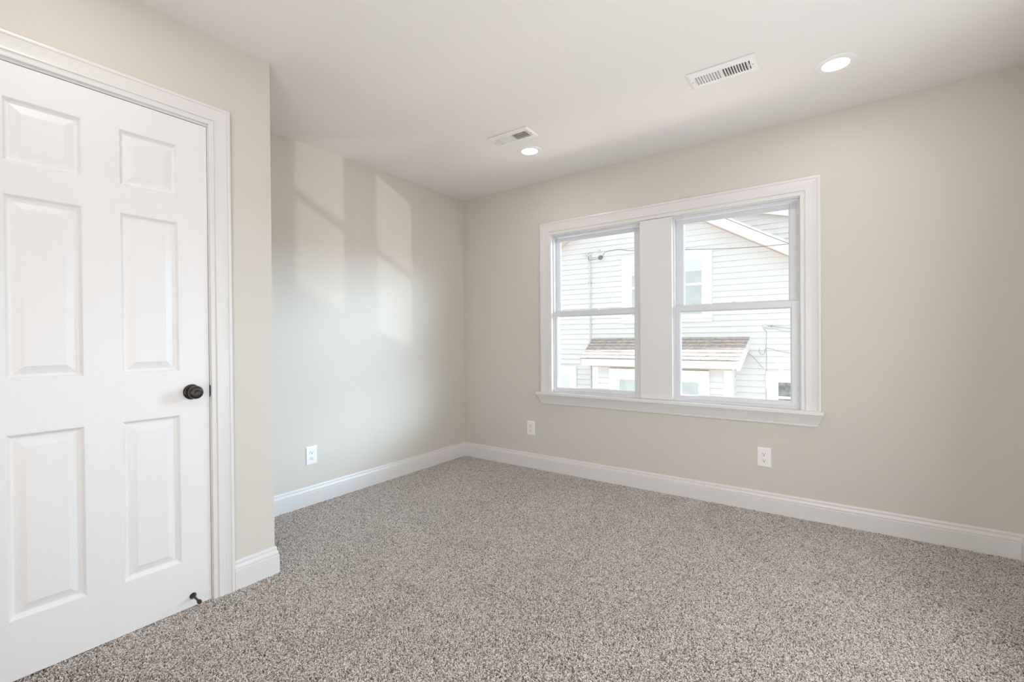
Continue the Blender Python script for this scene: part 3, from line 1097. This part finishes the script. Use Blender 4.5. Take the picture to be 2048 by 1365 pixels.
# porch roof: five shingle courses stepping down and out
TL, TR, EL, ER = (-0.714, 0.0, 1.125), (2.029, 0.0, 1.125), (-0.676, -0.75, 0.752), (1.945, -0.75, 0.752)
me = bpy.data.meshes.new('shingle_roof')
bm = bmesh.new()
uvl = bm.loops.layers.uv.new('UVMap')
lerp = lambda p, q, t: Vector(p).lerp(Vector(q), t)
NC = 7
slope_len = (Vector(TL) - Vector(EL)).length
for k in range(NC):
    t0, t1 = k / NC, (k + 1) / NC
    a, c = lerp(TL, EL, t0), lerp(TR, ER, t0)
    d, e = lerp(TL, EL, t1), lerp(TR, ER, t1)
    up = Vector((0, -0.003, 0.010))
    n_ = 26
    for s_ in range(n_):
        s0, s1 = s_ / n_, (s_ + 1) / n_
        rj = random.Random(k * 100 + s_)
        j = Vector((0, -0.004, -0.002)) * rj.uniform(-1.0, 1.0)
        lift = Vector((0, 0, rj.uniform(0, 0.004)))
        q = [a.lerp(c, s0), a.lerp(c, s1), d.lerp(e, s1) + up + j + lift, d.lerp(e, s0) + up + j + lift]
        low = [q[3] - up * 1.2 - lift, q[2] - up * 1.2 - lift]
        vv = [bm.verts.new(p - Vector((0, 0, ZG))) for p in q + low]
        f1 = bm.faces.new([vv[0], vv[3], vv[2], vv[1]])
        f2 = bm.faces.new([vv[3], vv[4], vv[5], vv[2]])
        L_ = 2.7
        coords = {0: (s0 * L_, -t0 * slope_len), 1: (s1 * L_, -t0 * slope_len), 2: (s1 * L_, -t1 * slope_len + 0.004), 3: (s0 * L_, -t1 * slope_len + 0.004),
                  4: (s0 * L_, -t1 * slope_len), 5: (s1 * L_, -t1 * slope_len)}
        for f, ids in ((f1, (0, 3, 2, 1)), (f2, (3, 4, 5, 2))):
            for lp, i_ in zip(f.loops, ids):
                lp[uvl].uv = coords[i_]
bm.to_mesh(me); bm.free()
me.materials.append(M['shingle'])
rf = bpy.data.objects.new('shingle_roof', me)
COL.objects.link(rf); rf.parent = house
b = HB()
b.add([(-0.70, -0.0, 1.112), (2.02, 0.0, 1.112), (1.94, -0.745, 0.742), (-0.67, -0.745, 0.742),
       (-0.70, -0.0, 1.03), (2.02, 0.0, 1.03), (1.94, -0.745, 0.66), (-0.67, -0.745, 0.66)],
      [(0, 1, 2, 3), (4, 7, 6, 5), (0, 4, 5, 1), (2, 6, 7, 3), (0, 3, 7, 4), (1, 5, 6, 2)])
b.build('porch_soffit', M['soffit'])
b = HB(); b.box(-0.650, 1.935, -0.750, -0.725, 0.622, 0.742, 0.003); b.build('porch_fascia', M['house_trim'])
b = HB()
b.add([(2.035, 0.0, 1.115), (1.952, -0.76, 0.745), (1.952, -0.76, 0.60), (2.035, 0.0, 0.96),
       (1.995, 0.0, 1.115), (1.912, -0.76, 0.745), (1.912, -0.76, 0.60), (1.995, 0.0, 0.96)],
      [(0, 1, 2, 3), (4, 7, 6, 5), (0, 4, 5, 1), (2, 6, 7, 3), (0, 3, 7, 4), (1, 5, 6, 2)])
b.build('porch_rake_board', M['house_trim'])

# conduit up the wall with its service head
b = HB()
b.tube([(-0.765, -0.035, ZG + 0.02), (-0.765, -0.035, 2.640)], 0.016, 12)
for z in (0.4, 1.35, 2.2):
    b.box(-0.800, -0.730, -0.030, 0.0, z, z + 0.03)
b.build('conduit', M['conduit'])
b = HB()
b.tube(smooth_pts([(-0.765, -0.04, 2.62), (-0.770, -0.045, 2.70), (-0.785, -0.06, 2.755), (-0.800, -0.09, 2.765)], 6), 0.024, 12)
b.box(-0.880, -0.730, -0.055, -0.01, 2.745, 2.775, 0.006)
b.build('service_head', M['conduit'])
b = HB(); b.box(-0.605, -0.545, -0.05, 0.0, 2.785, 2.835, 0.006); b.build('wall_hook_block', M['conduit'])
b = HB(); b.box(2.215, 2.285, -0.03, 0, 1.27, 1.325, 0.004); b.build('wire_bracket', M['conduit'])


def cable(name, pts, r, label, mat_='cable', knot=None):
    """A cable given in the house's axes, linked as its own thing."""
    b = MB()
    b.tube([house_mx @ (Vector(p) - Vector((0, 0, ZG))) for p in smooth_pts(pts, 10)], r, 8)
    if knot:
        for p, rr in knot:
            c = house_mx @ (Vector(p) - Vector((0, 0, ZG)))
            b.lathe([(rr * 0.3, -rr), (rr * 0.8, -rr * 0.6), (rr, 0), (rr * 0.8, rr * 0.6), (rr * 0.3, rr)], c, (0.7, 0, 0.7), 14)
    o = b.build(name, M[mat_])
    return tag(o, label, 'cable', 'cables on the house outside')


house_mx = Matrix.LocRotScale(house.location, house.rotation_euler, None)
cable('power_cable', [(-0.775, -0.07, 2.72), (-0.77, -0.08, 2.655), (-0.70, -0.09, 2.640), (-0.56, -0.09, 2.650), (-0.50, -0.09, 2.672),
                      (-0.45, -0.10, 2.735), (-0.415, -0.10, 2.765), (-0.30, -0.11, 2.772), (-0.15, -0.14, 2.774), (0.12, -0.20, 2.715),
                      (0.55, -0.30, 2.66), (1.02, -0.42, 2.60), (1.72, -0.60, 2.51), (2.60, -0.85, 2.44), (4.2, -1.3, 2.42)], 0.0055,
      'black power cable running level from the conduit top across both windows', knot=[((-0.525, -0.09, 2.668), 0.045)])
cable('power_cable', [(0.12, -0.34, 3.93), (0.9, -0.75, 3.42), (1.785, -1.0, 2.889), (2.612, -1.0, 2.413), (3.8, -1.05, 1.80)], 0.0055,
      'black cable slanting down right along the white rake board')
cable('utility_wire', [(2.250, -0.02, 1.30), (2.32, -0.03, 1.290), (2.61, -0.06, 1.243), (3.6, -0.2, 1.16)], 0.0045,
      'upper thin wire leading right from the wall bracket', 'wire', knot=[((2.34, -0.03, 1.288), 0.02)])
cable('utility_wire', [(2.250, -0.02, 1.262), (2.29, -0.03, 1.245), (2.40, -0.04, 1.240), (2.61, -0.06, 1.187), (3.6, -0.2, 1.06)], 0.0032,
      'second thin wire sagging right just below the wall bracket', 'wire')
cable('utility_wire', [(2.238, -0.02, 1.30), (2.225, -0.025, 1.26), (2.25, -0.025, 1.225), (2.268, -0.025, 1.18), (2.262, -0.02, 0.95), (2.268, -0.02, 0.7),
                       (2.262, -0.02, 0.4), (2.262, -0.06, 0.1), (2.262, -0.06, -1.0), (2.262, -0.06, ZG + 0.02)], 0.0035,
      'thin wire hanging straight down the siding from the wall bracket', 'wire')
cable('utility_wire', [(2.165, -0.02, 0.930), (2.170, -0.03, 0.855), (2.205, -0.03, 0.825), (2.240, -0.03, 0.850), (2.255, -0.03, 0.925), (2.32, -0.03, 0.925),
                       (2.606, -0.05, 0.852), (3.6, -0.2, 0.70)], 0.0035,
      'thin wire with a hooked loop crossing right at mid height of the siding', 'wire')
cable('utility_wire', [(1.985, -0.03, 0.862), (2.06, -0.03, 0.80), (2.14, -0.03, 0.71), (2.20, -0.03, 0.63), (2.23, -0.03, 0.615)], 0.0035,
      'short thin wire slanting down from the porch roof edge', 'wire')

b = MB(); b.box(-14, 22, WT, 16, ZG - 0.1, ZG)
structure(b.build('ground', M['ground']))
